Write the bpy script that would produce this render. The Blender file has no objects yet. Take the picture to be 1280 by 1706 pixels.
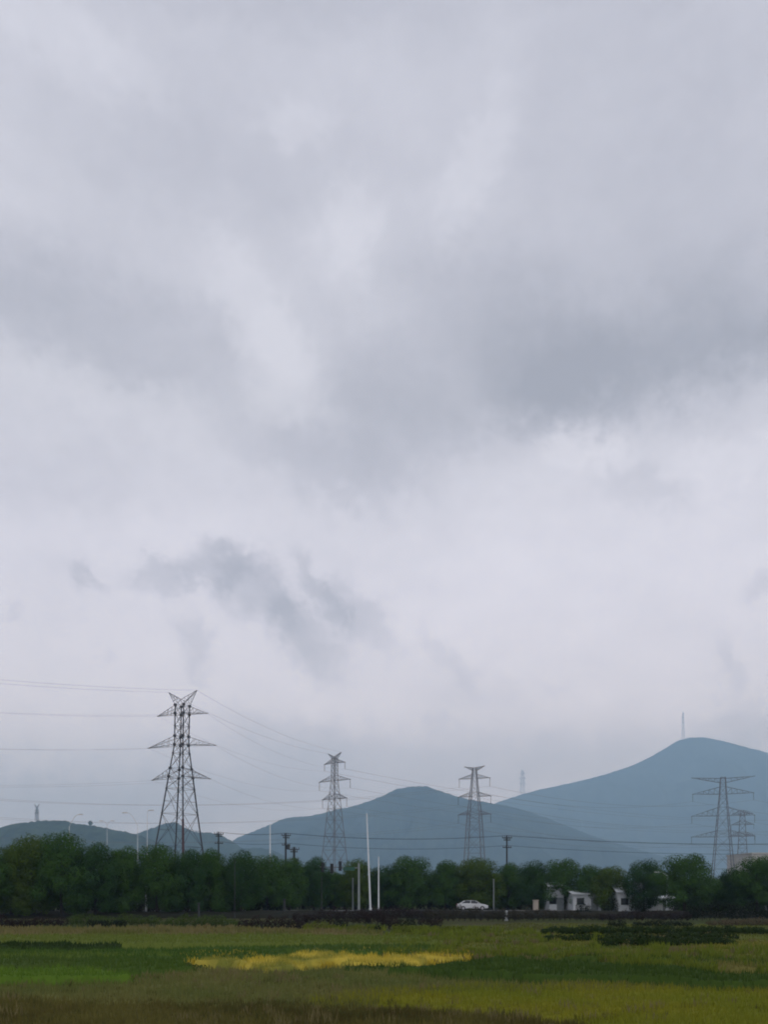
import bpy, math, random
import numpy as np
from mathutils import Vector, Matrix, noise as mnoise

random.seed(7)
RNG = np.random.default_rng(11)
SC = bpy.context.scene
COL = SC.collection
R = math.radians

# ------------------------------------------------------------------ camera
F = 1400.0          # focal length in pixels of the 1280 x 1706 frame
HZ = 1484.0         # row of the horizon
CH = 3.0            # eye height (m)
cam_d = bpy.data.cameras.new("camera")
cam = bpy.data.objects.new("camera", cam_d)
COL.objects.link(cam)
cam.location = (0, 0, CH)
cam.rotation_euler = (R(90), 0, 0)
cam_d.sensor_fit = 'VERTICAL'
cam_d.sensor_height = 36.0
cam_d.lens = F / 1706 * 36.0
cam_d.shift_y = (HZ - 853) / 1706
cam_d.clip_start = 0.3
cam_d.clip_end = 30000
SC.camera = cam

def X(px, d): return (px - 640) / F * d
def Z(py, d): return CH + (HZ - py) / F * d
def P(px, py, d): return Vector((X(px, d), d, Z(py, d)))
def G(px, py, z=0.0):
    d = (CH - z) * F / (py - HZ)
    return (X(px, d), d)

# ------------------------------------------------------------------ world
SUN_EL, SUN_ROT = R(56), R(150)
W = bpy.data.worlds.new("World")
SC.world = W
W.use_nodes = True
nt = W.node_tree
N, L = nt.nodes, nt.links
N.clear()
def node(t, **k):
    n = N.new(t)
    for a, b in k.items(): setattr(n, a, b)
    return n
def mth(op, a, b=None, c=None, clamp=False):
    n = node('ShaderNodeMath', operation=op, use_clamp=clamp)
    for i, v in enumerate((a, b, c)):
        if v is None: continue
        if isinstance(v, (int, float)): n.inputs[i].default_value = v
        else: L.new(v, n.inputs[i])
    return n.outputs[0]
tc = node('ShaderNodeTexCoord')
sep = node('ShaderNodeSeparateXYZ')
L.new(tc.outputs['Generated'], sep.inputs[0])
az = mth('ARCTAN2', sep.outputs[0], sep.outputs[1])
el = mth('ARCSINE', sep.outputs[2])
cmb = node('ShaderNodeCombineXYZ')
L.new(az, cmb.inputs[0]); L.new(el, cmb.inputs[1])
def noise_node(scale, detail, rough, vec=None, off=(0, 0, 0), sc=(1, 1, 1)):
    mp = node('ShaderNodeMapping')
    mp.inputs['Location'].default_value = off
    mp.inputs['Scale'].default_value = sc
    L.new(vec or tc.outputs['Generated'], mp.inputs[0])
    n = node('ShaderNodeTexNoise')
    n.inputs['Scale'].default_value = scale
    n.inputs['Detail'].default_value = detail
    n.inputs['Roughness'].default_value = rough
    L.new(mp.outputs[0], n.inputs['Vector'])
    return n
def vmath(op, a, b=None, scale=None):
    n = node('ShaderNodeVectorMath', operation=op)
    L.new(a, n.inputs[0])
    if b is not None:
        if isinstance(b, tuple): n.inputs[1].default_value = b
        else: L.new(b, n.inputs[1])
    if scale is not None: n.inputs['Scale'].default_value = scale
    return n.outputs[0]
w1 = noise_node(7.0, 7, 0.6)
w2 = noise_node(22.0, 7, 0.65, off=(3, 1, 5))
d1 = vmath('SCALE', vmath('SUBTRACT', w1.outputs['Color'], (0.5, 0.5, 0.5)), scale=0.06)
w3 = noise_node(60.0, 6, 0.65, off=(6, 3, 8))
d3 = vmath('SCALE', vmath('SUBTRACT', w3.outputs['Color'], (0.5, 0.5, 0.5)), scale=0.042)
d2 = vmath('SCALE', vmath('SUBTRACT', w2.outputs['Color'], (0.5, 0.5, 0.5)), scale=0.062)
flat = node('ShaderNodeVectorMath', operation='MULTIPLY')
L.new(vmath('ADD', vmath('ADD', vmath('ADD', cmb.outputs[0], d1), d2), d3), flat.inputs[0])
flat.inputs[1].default_value = (1, 1, 0)
warped = flat.outputs[0]
def azel(px, py):
    a = math.atan((px - 640) / F)
    return a, math.atan((HZ - py) / F * math.cos(a))
# cloud masses of the overcast: centre, half axes, tilt, lighter (+) or darker (-)
CLOUDS = [
 (640,-40,900,95,0,-.16),(1060,160,380,190,0,-.12),(100,60,130,70,20,.18),(220,110,90,45,20,.12),
 (320,270,190,130,0,-.15),(50,300,90,100,0,.08),(800,262,90,64,-40,.24),(500,208,60,42,0,.2),
 (572,378,62,78,-30,.26),(420,520,95,60,35,.22),(465,615,65,90,0,.2),(700,360,120,70,0,.05),
 (980,430,300,120,-8,-.16),(1080,590,330,100,-4,-.36),(850,560,170,110,20,-.22),(650,680,120,110,40,-.24),
 (1030,640,280,60,-2,-.16),(1240,440,190,150,0,-.12),(560,785,110,62,12,-.27),(410,735,70,36,10,-.14),
 (190,555,230,85,0,-.25),(20,470,130,90,0,-.12),(180,665,230,38,8,.16),(120,810,150,60,0,-.1),
 (950,950,420,190,0,.13),(250,885,320,45,0,.1),(970,745,90,28,12,.2),(1075,812,70,32,20,-.16),(1200,765,100,36,0,.18),
 (268,958,58,30,-12,-.32),(360,940,62,36,8,-.34),(425,990,80,52,42,-.34),(505,1068,84,42,42,-.4),
 (532,985,80,24,58,-.34),(592,1030,74,36,50,-.3),(150,958,30,19,35,-.28),(322,1082,28,52,-14,-.28),
 (18,1020,28,13,0,-.16),(172,1102,18,11,0,-.12),(470,1225,120,36,12,-.2),(745,1105,80,17,42,-.16),
 (790,1160,110,38,12,-.12),(1222,1115,18,52,-8,-.18),(1275,985,32,26,0,-.22),(930,1150,40,10,35,-.08),
 (720,1275,420,55,0,-.32),(80,1340,420,62,0,-.42),(1260,1215,110,42,0,-.24),(400,1350,340,70,0,-.25),
]
acc = None
for (px, py, rx, ry, rot, amp) in CLOUDS:
    a, e = azel(px, py)
    ra = rx * abs(azel(px + 1, py)[0] - a)
    re = ry * abs(azel(px, py + 1)[1] - e)
    mp = node('ShaderNodeMapping', vector_type='TEXTURE')
    mp.inputs['Location'].default_value = (a, e, 0)
    mp.inputs['Rotation'].default_value = (0, 0, -R(rot))
    mp.inputs['Scale'].default_value = (ra, re, 1)
    L.new(warped, mp.inputs[0])
    dd = node('ShaderNodeVectorMath', operation='DOT_PRODUCT')
    L.new(mp.outputs[0], dd.inputs[0]); L.new(mp.outputs[0], dd.inputs[1])
    amp *= 1.2 if amp < 0 else .95
    pw = 1.9 if max(rx, ry) < 130 else 1.35      # small scraps of cloud have firmer edges
    g = mth('EXPONENT', mth('MULTIPLY', mth('POWER', dd.outputs['Value'], pw), -.8))
    acc = mth('MULTIPLY_ADD', g, amp, acc if acc is not None else 0.74)
fb = noise_node(5.0, 8, 0.55, sc=(1, 1, 1.8), off=(2, 7, 1))
fb2 = noise_node(16.0, 8, 0.65, sc=(1, 1, 1.6), off=(9, 2, 4))
val = mth('ADD', acc, mth('MULTIPLY', mth('SUBTRACT', fb.outputs['Fac'], 0.5), 0.42))
val = mth('ADD', val, mth('MULTIPLY', mth('SUBTRACT', fb2.outputs['Fac'], 0.5), 0.34))
fb3 = noise_node(48.0, 6, 0.6, sc=(1, 1, 1.5), off=(4, 8, 2))
val = mth('ADD', val, mth('MULTIPLY', mth('SUBTRACT', fb3.outputs['Fac'], 0.5), 0.10))
ramp = node('ShaderNodeValToRGB')
L.new(val, ramp.inputs[0])
def s2l(*c):
    return tuple(((v / 255) / 12.92 if v / 255 <= .04045 else ((v / 255 + .055) / 1.055) ** 2.4) for v in c)
cr = ramp.color_ramp
cr.elements[0].position = 0.0; cr.elements[0].color = (*s2l(160, 160, 168), 1)
cr.elements[1].position = 1.0; cr.elements[1].color = (*s2l(219, 221, 231), 1)
m_ = cr.elements.new(0.5); m_.color = (*s2l(192, 193, 203), 1)
SKY_K = 0.1
# cloud colour raised low down, to make up for light lost in the haze
gain = node('ShaderNodeValToRGB')
L.new(mth('MULTIPLY', el, 2 / math.pi), gain.inputs[0])
GAIN = [(0.0, (1.52, 1.48, 1.46)), (0.12, (1.76, 1.68, 1.68)), (0.22, (1.42, 1.37, 1.39)), (0.33, (1.12, 1.09, 1.08)), (0.55, (1.01, .99, 1.0))]
ge = gain.color_ramp.elements
ge[0].position, ge[1].position = GAIN[0][0], GAIN[-1][0]
ge[0].color, ge[1].color = (*[v / 4 for v in GAIN[0][1]], 1), (*[v / 4 for v in GAIN[-1][1]], 1)
for p_, c_ in GAIN[1:-1]: ge.new(p_).color = (*[v / 4 for v in c_], 1)
lifted = node('ShaderNodeVectorMath', operation='MULTIPLY')
L.new(ramp.outputs[0], lifted.inputs[0]); L.new(gain.outputs[0], lifted.inputs[1])
sky = node('ShaderNodeTexSky', sky_type='NISHITA')
sky.sun_disc = False
sky.sun_elevation = SUN_EL; sky.sun_rotation = SUN_ROT
boost = node('ShaderNodeVectorMath', operation='SCALE')
L.new(lifted.outputs[0], boost.inputs[0]); boost.inputs['Scale'].default_value = 4 * 1.05 / SKY_K
mixc = node('ShaderNodeMix', data_type='RGBA')
mixc.inputs['Factor'].default_value = 0.96       # the cloud deck covers nearly all of the blue
L.new(sky.outputs[0], mixc.inputs['A']); L.new(boost.outputs[0], mixc.inputs['B'])
bg = node('ShaderNodeBackground'); bg.inputs['Strength'].default_value = SKY_K
L.new(mixc.outputs['Result'], bg.inputs[0])
wo = node('ShaderNodeOutputWorld'); L.new(bg.outputs[0], wo.inputs['Surface'])

# ------------------------------------------------------------------ sun, exposure
sd = bpy.data.lights.new("sun", 'SUN'); sd.energy = 0.85; sd.angle = R(32); sd.color = (1, .96, .9)
sun = bpy.data.objects.new("sun", sd); COL.objects.link(sun)
sv = Vector((math.sin(SUN_ROT) * math.cos(SUN_EL), math.cos(SUN_ROT) * math.cos(SUN_EL), math.sin(SUN_EL)))
sun.rotation_euler = sv.to_track_quat('Z', 'Y').to_euler()
SC.view_settings.view_transform = 'Standard'
SC.view_settings.look = 'None'
SC.view_settings.exposure = 0.0
SC.view_settings.gamma = 1.0
SC.render.engine = 'CYCLES'
SC.cycles.use_denoising = True
SC.cycles.pixel_filter_type = 'BLACKMAN_HARRIS'
SC.cycles.filter_width = 1.9
SC.cycles.max_bounces = 6
SC.cycles.diffuse_bounces = 3
SC.cycles.volume_bounces = 2
SC.cycles.transparent_max_bounces = 8

# ------------------------------------------------------------------ materials
def mat(name, c1, c2=None, rough=0.85, spec=0.25, scale=None, island=False, transl=0.0, metal=0.0, detail=5, bump=0.0, coord='pos', c3=None, scale3=0.05):
    m = bpy.data.materials.new(name); m.use_nodes = True
    t = m.node_tree; n, l = t.nodes, t.links; n.clear()
    out = n.new('ShaderNodeOutputMaterial'); b = n.new('ShaderNodeBsdfPrincipled')
    b.inputs['Roughness'].default_value = rough
    b.inputs['Specular IOR Level'].default_value = spec
    b.inputs['Metallic'].default_value = metal
    b.inputs['Base Color'].default_value = (*c1, 1)
    src = None
    geo = n.new('ShaderNodeNewGeometry')
    if c2 is not None:
        mx = n.new('ShaderNodeMix'); mx.data_type = 'RGBA'
        mx.inputs['A'].default_value = (*c1, 1); mx.inputs['B'].default_value = (*c2, 1)
        fac = None
        if scale:
            nz = n.new('ShaderNodeTexNoise'); nz.inputs['Scale'].default_value = scale
            nz.inputs['Detail'].default_value = detail; nz.inputs['Roughness'].default_value = .6
            if coord == 'pos': l.new(geo.outputs['Position'], nz.inputs['Vector'])
            else:
                tcn = n.new('ShaderNodeTexCoord'); l.new(tcn.outputs['Object'], nz.inputs['Vector'])
            mr = n.new('ShaderNodeMapRange'); mr.inputs[1].default_value = .3; mr.inputs[2].default_value = .7
            l.new(nz.outputs['Fac'], mr.inputs[0]); fac = mr.outputs[0]
            if bump:
                bp = n.new('ShaderNodeBump'); bp.inputs['Strength'].default_value = bump; bp.inputs['Distance'].default_value = .1
                l.new(nz.outputs['Fac'], bp.inputs['Height']); l.new(bp.outputs[0], b.inputs['Normal'])
        if island:
            if fac is None: fac = geo.outputs['Random Per Island']
            else:
                ad = n.new('ShaderNodeMath'); ad.operation = 'ADD'; l.new(fac, ad.inputs[0]); l.new(geo.outputs['Random Per Island'], ad.inputs[1])
                hf = n.new('ShaderNodeMath'); hf.operation = 'MULTIPLY'; l.new(ad.outputs[0], hf.inputs[0]); hf.inputs[1].default_value = .5
                fac = hf.outputs[0]
        l.new(fac, mx.inputs['Factor']); src = mx.outputs['Result']
        if c3 is not None:
            nz = n.new('ShaderNodeTexNoise'); nz.inputs['Scale'].default_value = scale3; nz.inputs['Detail'].default_value = 4
            l.new(geo.outputs['Position'], nz.inputs['Vector'])
            mr = n.new('ShaderNodeMapRange'); mr.inputs[1].default_value = .42; mr.inputs[2].default_value = .62
            l.new(nz.outputs['Fac'], mr.inputs[0])
            m3 = n.new('ShaderNodeMix'); m3.data_type = 'RGBA'; l.new(mr.outputs[0], m3.inputs['Factor'])
            l.new(src, m3.inputs['A']); m3.inputs['B'].default_value = (*c3, 1); src = m3.outputs['Result']
        l.new(src, b.inputs['Base Color'])
    if transl > 0:
        tr = n.new('ShaderNodeBsdfTranslucent'); ms = n.new('ShaderNodeMixShader'); ms.inputs[0].default_value = transl
        if src is not None: l.new(src, tr.inputs[0])
        else: tr.inputs[0].default_value = (*c1, 1)
        l.new(b.outputs[0], ms.inputs[1]); l.new(tr.outputs[0], ms.inputs[2]); l.new(ms.outputs[0], out.inputs[0])
    else:
        l.new(b.outputs[0], out.inputs[0])
    return m

M = {}
M['steel'] = mat('galvanised steel', (.17, .18, .2), (.12, .13, .15), rough=.55, spec=.4, scale=.6)
M['steel_dark'] = mat('weathered steel', (.05, .052, .06), (.032, .033, .04), rough=.6, spec=.3, scale=.6)
M['insulator'] = mat('insulator glass', (.07, .08, .08), rough=.3, spec=.5)
M['red'] = mat('faded red paint', (.075, .04, .045), (.055, .035, .04), rough=.7, scale=2.)
M['wire'] = mat('aluminium wire', (.2, .21, .22), rough=.6)
M['cable'] = mat('dark cable', (.012, .013, .015), rough=.7)
M['white_pole'] = mat('white painted pole', (.5, .53, .54), (.4, .43, .45), rough=.5, scale=3.)
M['grey_pole'] = mat('grey painted pole', (.17, .19, .19), (.12, .14, .14), rough=.6, scale=3.)
M['concrete'] = mat('concrete', (.045, .048, .05), (.03, .033, .035), rough=.9, scale=2.)
M['black'] = mat('black housing', (.012, .013, .015), rough=.5)
M['lens'] = mat('dark lens', (.008, .007, .007), rough=.4, spec=.5)
M['sign_green'] = mat('green sign panel', (.03, .09, .06), (.025, .075, .05), rough=.5, scale=2.)
M['car_white'] = mat('white car paint', (.5, .52, .53), rough=.25, spec=.5)
M['glass'] = mat('dark glass', (.012, .015, .018), rough=.08, spec=.6)
M['tyre'] = mat('tyre rubber', (.015, .015, .015), rough=.85)
M['rim'] = mat('alloy rim', (.35, .35, .36), rough=.35, metal=.8)
M['lamp_red'] = mat('tail lamp', (.2, .01, .01), rough=.2)
M['lamp_clear'] = mat('head lamp', (.5, .5, .5), rough=.1)
M['wall_white'] = mat('white wall', (.5, .53, .54), (.4, .43, .44), rough=.9, scale=.8)
M['roof_sheet'] = mat('pale roof sheet', (.42, .45, .47), (.34, .37, .39), rough=.6, scale=1.)
M['wall_beige'] = mat('beige wall', (.48, .47, .45), (.4, .39, .37), rough=.9, scale=.3)
M['cabinet'] = mat('beige cabinet', (.34, .3, .25), (.28, .25, .21), rough=.6, scale=2.)
M['bark'] = mat('bark', (.03, .026, .02), (.016, .014, .012), rough=.95, scale=6.)
M['leaf_green'] = mat('camphor leaves', (0.0204, 0.0577, 0.0108), (0.0511, 0.104, 0.0172), island=True, scale=.9, transl=.1, rough=.6, detail=3, spec=.04)
M['leaf_dark'] = mat('dark leaves', (0.0144, 0.0423, 0.0118), (0.034, 0.0769, 0.0172), island=True, scale=.9, transl=.1, rough=.6, detail=3, spec=.04)
M['leaf_olive'] = mat('olive leaves', (0.0307, 0.0635, 0.009), (0.075, 0.1135, 0.0153), island=True, scale=.9, transl=.1, rough=.6, detail=3, spec=.04)
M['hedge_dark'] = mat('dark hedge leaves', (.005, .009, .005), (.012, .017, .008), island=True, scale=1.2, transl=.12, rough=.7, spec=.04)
M['hedge_purple'] = mat('purple hedge leaves', (.012, .0085, .009), (.028, .018, .017), island=True, scale=1.2, transl=.1, rough=.7, spec=.04)
M['hedge_brown'] = mat('brown hedge leaves', (.022, .02, .014), (.04, .036, .024), island=True, scale=1.2, transl=.1, rough=.7, spec=.04)
M['hedge_green'] = mat('green hedge leaves', (.028, .054, .012), (.058, .085, .018), island=True, scale=1.2, transl=.15, rough=.7, spec=.04)
M['veg_dark'] = mat('dark vegetable leaves', (.012, .026, .006), (.024, .04, .008), island=True, scale=1.2, transl=.12, rough=.7, spec=.04)
M['weed_bright'] = mat('bright weeds', (.07, .095, .010), (.11, .125, .014), island=True, scale=1.5, transl=.25, rough=.7, spec=.04)
M['weed_dry'] = mat('dry weeds', (.07, .055, .035), (.10, .08, .05), island=True, scale=1.5, transl=.2, rough=.8, spec=.04)
M['ground'] = mat('grassy ground', (.035, .04, .013), (.06, .055, .022), scale=.35, rough=.95, spec=.05, c3=(.035, .05, .012))
M['bank'] = mat('bare earth bank', (.018, .017, .012), (.010, .012, .007), scale=.8, rough=.95, spec=.05)
M['asphalt'] = mat('asphalt', (.05, .05, .052), (.04, .04, .042), scale=1.5, rough=.9)
M['marking'] = mat('road paint', (.55, .55, .53), rough=.8)
M['kerb'] = mat('kerb stone', (.25, .25, .24), (.2, .2, .19), scale=2., rough=.9)
M['hill_near'] = mat('forested hill', (.007, .016, .010), (.045, .065, .035), scale=.03, rough=1, spec=0, detail=8)
M['hill_far'] = mat('forested mountain', (.006, .011, .012), (.045, .06, .05), scale=.011, rough=1, spec=0, detail=10)

# ------------------------------------------------------------------ mesh helpers
def mesh_from_arrays(name, verts, faces, smooth=False):
    """faces: (n,k) int array, or list of such arrays"""
    if not isinstance(faces, list): faces = [faces]
    faces = [f for f in faces if len(f)]
    me = bpy.data.meshes.new(name)
    verts = np.asarray(verts, dtype=np.float32)
    me.vertices.add(len(verts)); me.vertices.foreach_set('co', verts.ravel())
    loops = np.concatenate([f.ravel() for f in faces]).astype(np.int32)
    tot = np.concatenate([np.full(len(f), f.shape[1], dtype=np.int32) for f in faces])
    start = np.concatenate([[0], np.cumsum(tot)[:-1]]).astype(np.int32)
    me.loops.add(len(loops)); me.loops.foreach_set('vertex_index', loops)
    me.polygons.add(len(tot)); me.polygons.foreach_set('loop_start', start)
    me.update(calc_edges=True)
    me.validate()
    if smooth: me.polygons.foreach_set('use_smooth', np.ones(len(tot), dtype=bool))
    return me

class MB:
    def __init__(s): s.v = []; s.f = []
    def bar(s, a, b, r, r2=None, n=4, caps=True):
        a, b = Vector(a), Vector(b)
        if (b - a).length < 1e-6: return s
        r2 = r if r2 is None else r2
        q = (b - a).to_track_quat('Z', 'Y').to_matrix()
        o = len(s.v)
        for p, rr in ((a, r), (b, r2)):
            for k in range(n):
                t = 2 * math.pi * (k + .5) / n
                s.v.append(p + q @ Vector((rr * math.cos(t), rr * math.sin(t), 0)))
        for k in range(n):
            k2 = (k + 1) % n
            s.f.append((o + k, o + k2, o + n + k2, o + n + k))
        if caps:
            s.f.append(tuple(o + k for k in reversed(range(n)))); s.f.append(tuple(o + n + k for k in range(n)))
        return s
    def tube(s, pts, r, n=6):
        for a, b in zip(pts[:-1], pts[1:]):
            ra = r if not isinstance(r, (list, tuple)) else r[0]
            s.bar(a, b, ra, n=n)
        return s
    def box(s, c, size, rot=None, taper=1.0):
        o = len(s.v); c = Vector(c); hx, hy, hz = (q / 2 for q in size)
        m = rot.to_matrix() if rot is not None else Matrix.Identity(3)
        for z, t in ((-hz, 1), (hz, taper)):
            for x, y in ((-hx, -hy), (hx, -hy), (hx, hy), (-hx, hy)):
                s.v.append(c + m @ Vector((x * t, y * t, z)))
        for f in ((3, 2, 1, 0), (4, 5, 6, 7), (0, 1, 5, 4), (1, 2, 6, 5), (2, 3, 7, 6), (3, 0, 4, 7)):
            s.f.append(tuple(o + i for i in f))
        return s
    def lathe(s, prof, c=(0, 0, 0), n=10):
        c = Vector(c); o = len(s.v)
        for (r, z) in prof:
            for k in range(n):
                t = 2 * math.pi * k / n; s.v.append(c + Vector((r * math.cos(t), r * math.sin(t), z)))
        for i in range(len(prof) - 1):
            for k in range(n):
                k2 = (k + 1) % n
                s.f.append((o + i * n + k, o + i * n + k2, o + (i + 1) * n + k2, o + (i + 1) * n + k))
        s.f.append(tuple(o + k for k in reversed(range(n)))); s.f.append(tuple(o + (len(prof) - 1) * n + k for k in range(n)))
        return s
    def prism(s, prof, y0, y1, axis='y'):
        """closed profile of (x, z) swept along y"""
        o = len(s.v); n = len(prof)
        for y in (y0, y1):
            for (x, z) in prof: s.v.append(Vector((x, y, z)))
        for k in range(n):
            k2 = (k + 1) % n; s.f.append((o + k, o + k2, o + n + k2, o + n + k))
        s.f.append(tuple(o + k for k in reversed(range(n)))); s.f.append(tuple(o + n + k for k in range(n)))
        return s
    def build(s, name, m, parent=None, smooth=False, bevel=0):
        me = bpy.data.meshes.new(name); me.from_pydata([tuple(v) for v in s.v], [], s.f); me.update()
        if smooth:
            for p in me.polygons: p.use_smooth = True
        me.materials.append(m)
        o = bpy.data.objects.new(name, me); COL.objects.link(o)
        if parent is not None: o.parent = parent
        if bevel:
            b = o.modifiers.new('bevel', 'BEVEL'); b.width = bevel; b.segments = 2; b.limit_method = 'ANGLE'
        return o
def add(name, me, m, parent=None):
    if m is not None and not me.materials: me.materials.append(m)
    o = bpy.data.objects.new(name, me); COL.objects.link(o)
    if parent is not None: o.parent = parent
    return o
def tag(o, label=None, cat=None, group=None, kind=None):
    if label: o['label'] = label
    if cat: o['category'] = cat
    if group: o['group'] = group
    if kind: o['kind'] = kind
    return o
def thing(name, label, cat, loc=(0, 0, 0), rz=0, group=None):
    o = bpy.data.objects.new(name, None); COL.objects.link(o)
    o.location = loc; o.rotation_euler = (0, 0, rz); o.empty_display_size = .3
    return tag(o, label, cat, group)
def dup(root, loc, rz, scale, label, group=None):
    r = root.copy(); COL.objects.link(r); r.location = loc; r.rotation_euler = (0, 0, rz); r.scale = scale
    r['label'] = label
    if group: r['group'] = group
    for ch in list(root.children):
        c = ch.copy(); COL.objects.link(c); c.parent = r
        for g in list(ch.children):
            d = g.copy(); COL.objects.link(d); d.parent = c
    return r
def fbm(x, y, z=0.0, o=4, h=.9):
    return mnoise.fractal(Vector((x, y, z)), h, 2.0, o)

# ------------------------------------------------------------------ ground and road
def ground():
    xs = np.concatenate([-np.geomspace(9000, 200, 14), np.linspace(-150, 150, 61), np.geomspace(200, 9000, 14)])
    ys = np.concatenate([[-300, -100, -40], np.linspace(-20, 180, 81), np.geomspace(200, 9000, 16)])
    v = []
    for y in ys:
        for x in xs:
            z = 0.05 * fbm(x * .12, y * .12, 3.1) if (abs(x) < 160 and 5 < y < 108) else 0.0
            v.append((x, y, z - .06))
    nx, ny = len(xs), len(ys)
    i = np.arange(nx - 1)[None, :] + nx * np.arange(ny - 1)[:, None]
    f = np.stack([i, i + 1, i + nx + 1, i + nx], -1).reshape(-1, 4)
    tag(add('ground', mesh_from_arrays('ground', v, f, True), M['ground']), kind='structure')
ground()
road = MB().box((0, 121, .07), (700, 8, .14)); tag(road.build('road', M['asphalt']), kind='structure')
kb = MB().box((0, 116.8, .13), (700, .3, .26)); tag(kb.build('kerb', M['kerb']), kind='structure')
mk = MB()
for i in range(-40, 41): mk.box((i * 6, 121, .146), (3, .14, .004))
tag(mk.build('road_marking', M['marking']), kind='structure')

# ------------------------------------------------------------------ hills
def interp(tab, x):
    xs = [t[0] for t in tab]; ys = [t[1] for t in tab]
    return float(np.interp(x, xs, ys))
def hill(name, tab, D, front, back, m, seed, rough, nx=420, ny=46):
    """a ridge at distance D whose crest height is read from (px, py), with slopes and spurs in front and behind"""
    px0, px1 = tab[0][0], tab[-1][0]
    xs = np.linspace(px0, px1, nx)
    t = np.concatenate([np.linspace(-1, 0, ny), np.linspace(0, 1, ny // 2)[1:]])
    # smooth crest
    tt = np.array([interp(tab, p) for p in np.linspace(px0, px1, 900)])
    k = np.hanning(15); k /= k.sum()
    tt = np.convolve(np.pad(tt, 7, mode='edge'), k, 'valid')
    crest = np.interp(xs, np.linspace(px0, px1, 900), tt)
    v = []
    for tj in t:
        for i, p in enumerate(xs):
            x = X(p, D)
            y = D + (tj * front if tj < 0 else tj * back)
            h = max(Z(crest[i], D), 0)
            s = abs(tj)
            base = h * (1 - s) ** 1.15
            n1 = fbm(x / (D * .05) + seed, y / (D * .09), 1.7, 5)
            n2 = fbm(x / (D * .0045), y / (D * .0045) + seed, 4.2, 4)
            z = base * (1 + .6 * n1 * min(max(s - .06, 0) * 1.5, 1)) + n2 * rough * (1 if h > 4 else 0)
            v.append((x, y, z - (2 if s > .98 else 0)))
    n = len(t)
    i = np.arange(nx - 1)[None, :] + nx * np.arange(n - 1)[:, None]
    f = np.stack([i, i + 1, i + nx + 1, i + nx], -1).reshape(-1, 4)
    return tag(add(name, mesh_from_arrays(name, v, f, True), m), kind='structure')
RIGHT_T = [(620,1484),(700,1420),(780,1356),(840,1333),(865,1325),(900,1315),(950,1305),(980,1298),(1010,1290),(1040,1280),(1062,1272),
           (1090,1258),(1110,1246),(1130,1234),(1148,1229),(1175,1228),(1200,1233),(1230,1241),(1280,1254),(1350,1274),(1450,1310),(1560,1345),(1700,1390),(1900,1484)]
MID_T = [(340,1484),(372,1412),(395,1396),(420,1386),(450,1374),(470,1365),(490,1361),(520,1359),(545,1353),(562,1348),(582,1345),(605,1338),
         (640,1325),(660,1314),(690,1310),(712,1310),(740,1320),(770,1329),(800,1335),(840,1341),(870,1349),(910,1362),(960,1382),(1010,1400),(1100,1425),(1250,1484)]
LEFT_T = [(-500,1484),(-300,1440),(-120,1405),(-40,1388),(0,1379),(15,1374),(35,1371),(60,1368),(75,1367),(105,1367),(125,1372),(150,1375),
          (185,1381),(215,1387),(240,1394),(280,1410),(340,1440),(400,1484)]
LEFT2_T = [(120,1484),(180,1420),(225,1390),(255,1379),(278,1371),(292,1370),(320,1385),(345,1387),(362,1389),(385,1400),(405,1414),(430,1412),(455,1416),(500,1440),(560,1484)]
D_R, D_M, D_L, D_L2 = 6200, 4050, 1900, 2600
hill('right_mountain', RIGHT_T, D_R, 1550, 1400, M['hill_far'], 3.3, 2.6)
hill('middle_mountain', MID_T, D_M, 1000, 950, M['hill_far'], 8.1, 3.2)
hill('left_hill', LEFT_T, D_L, 420, 400, M['hill_near'], 5.7, 2.4)
hill('low_hill', LEFT2_T, D_L2, 500, 500, M['hill_near'], 1.4, 2.6)

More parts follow.
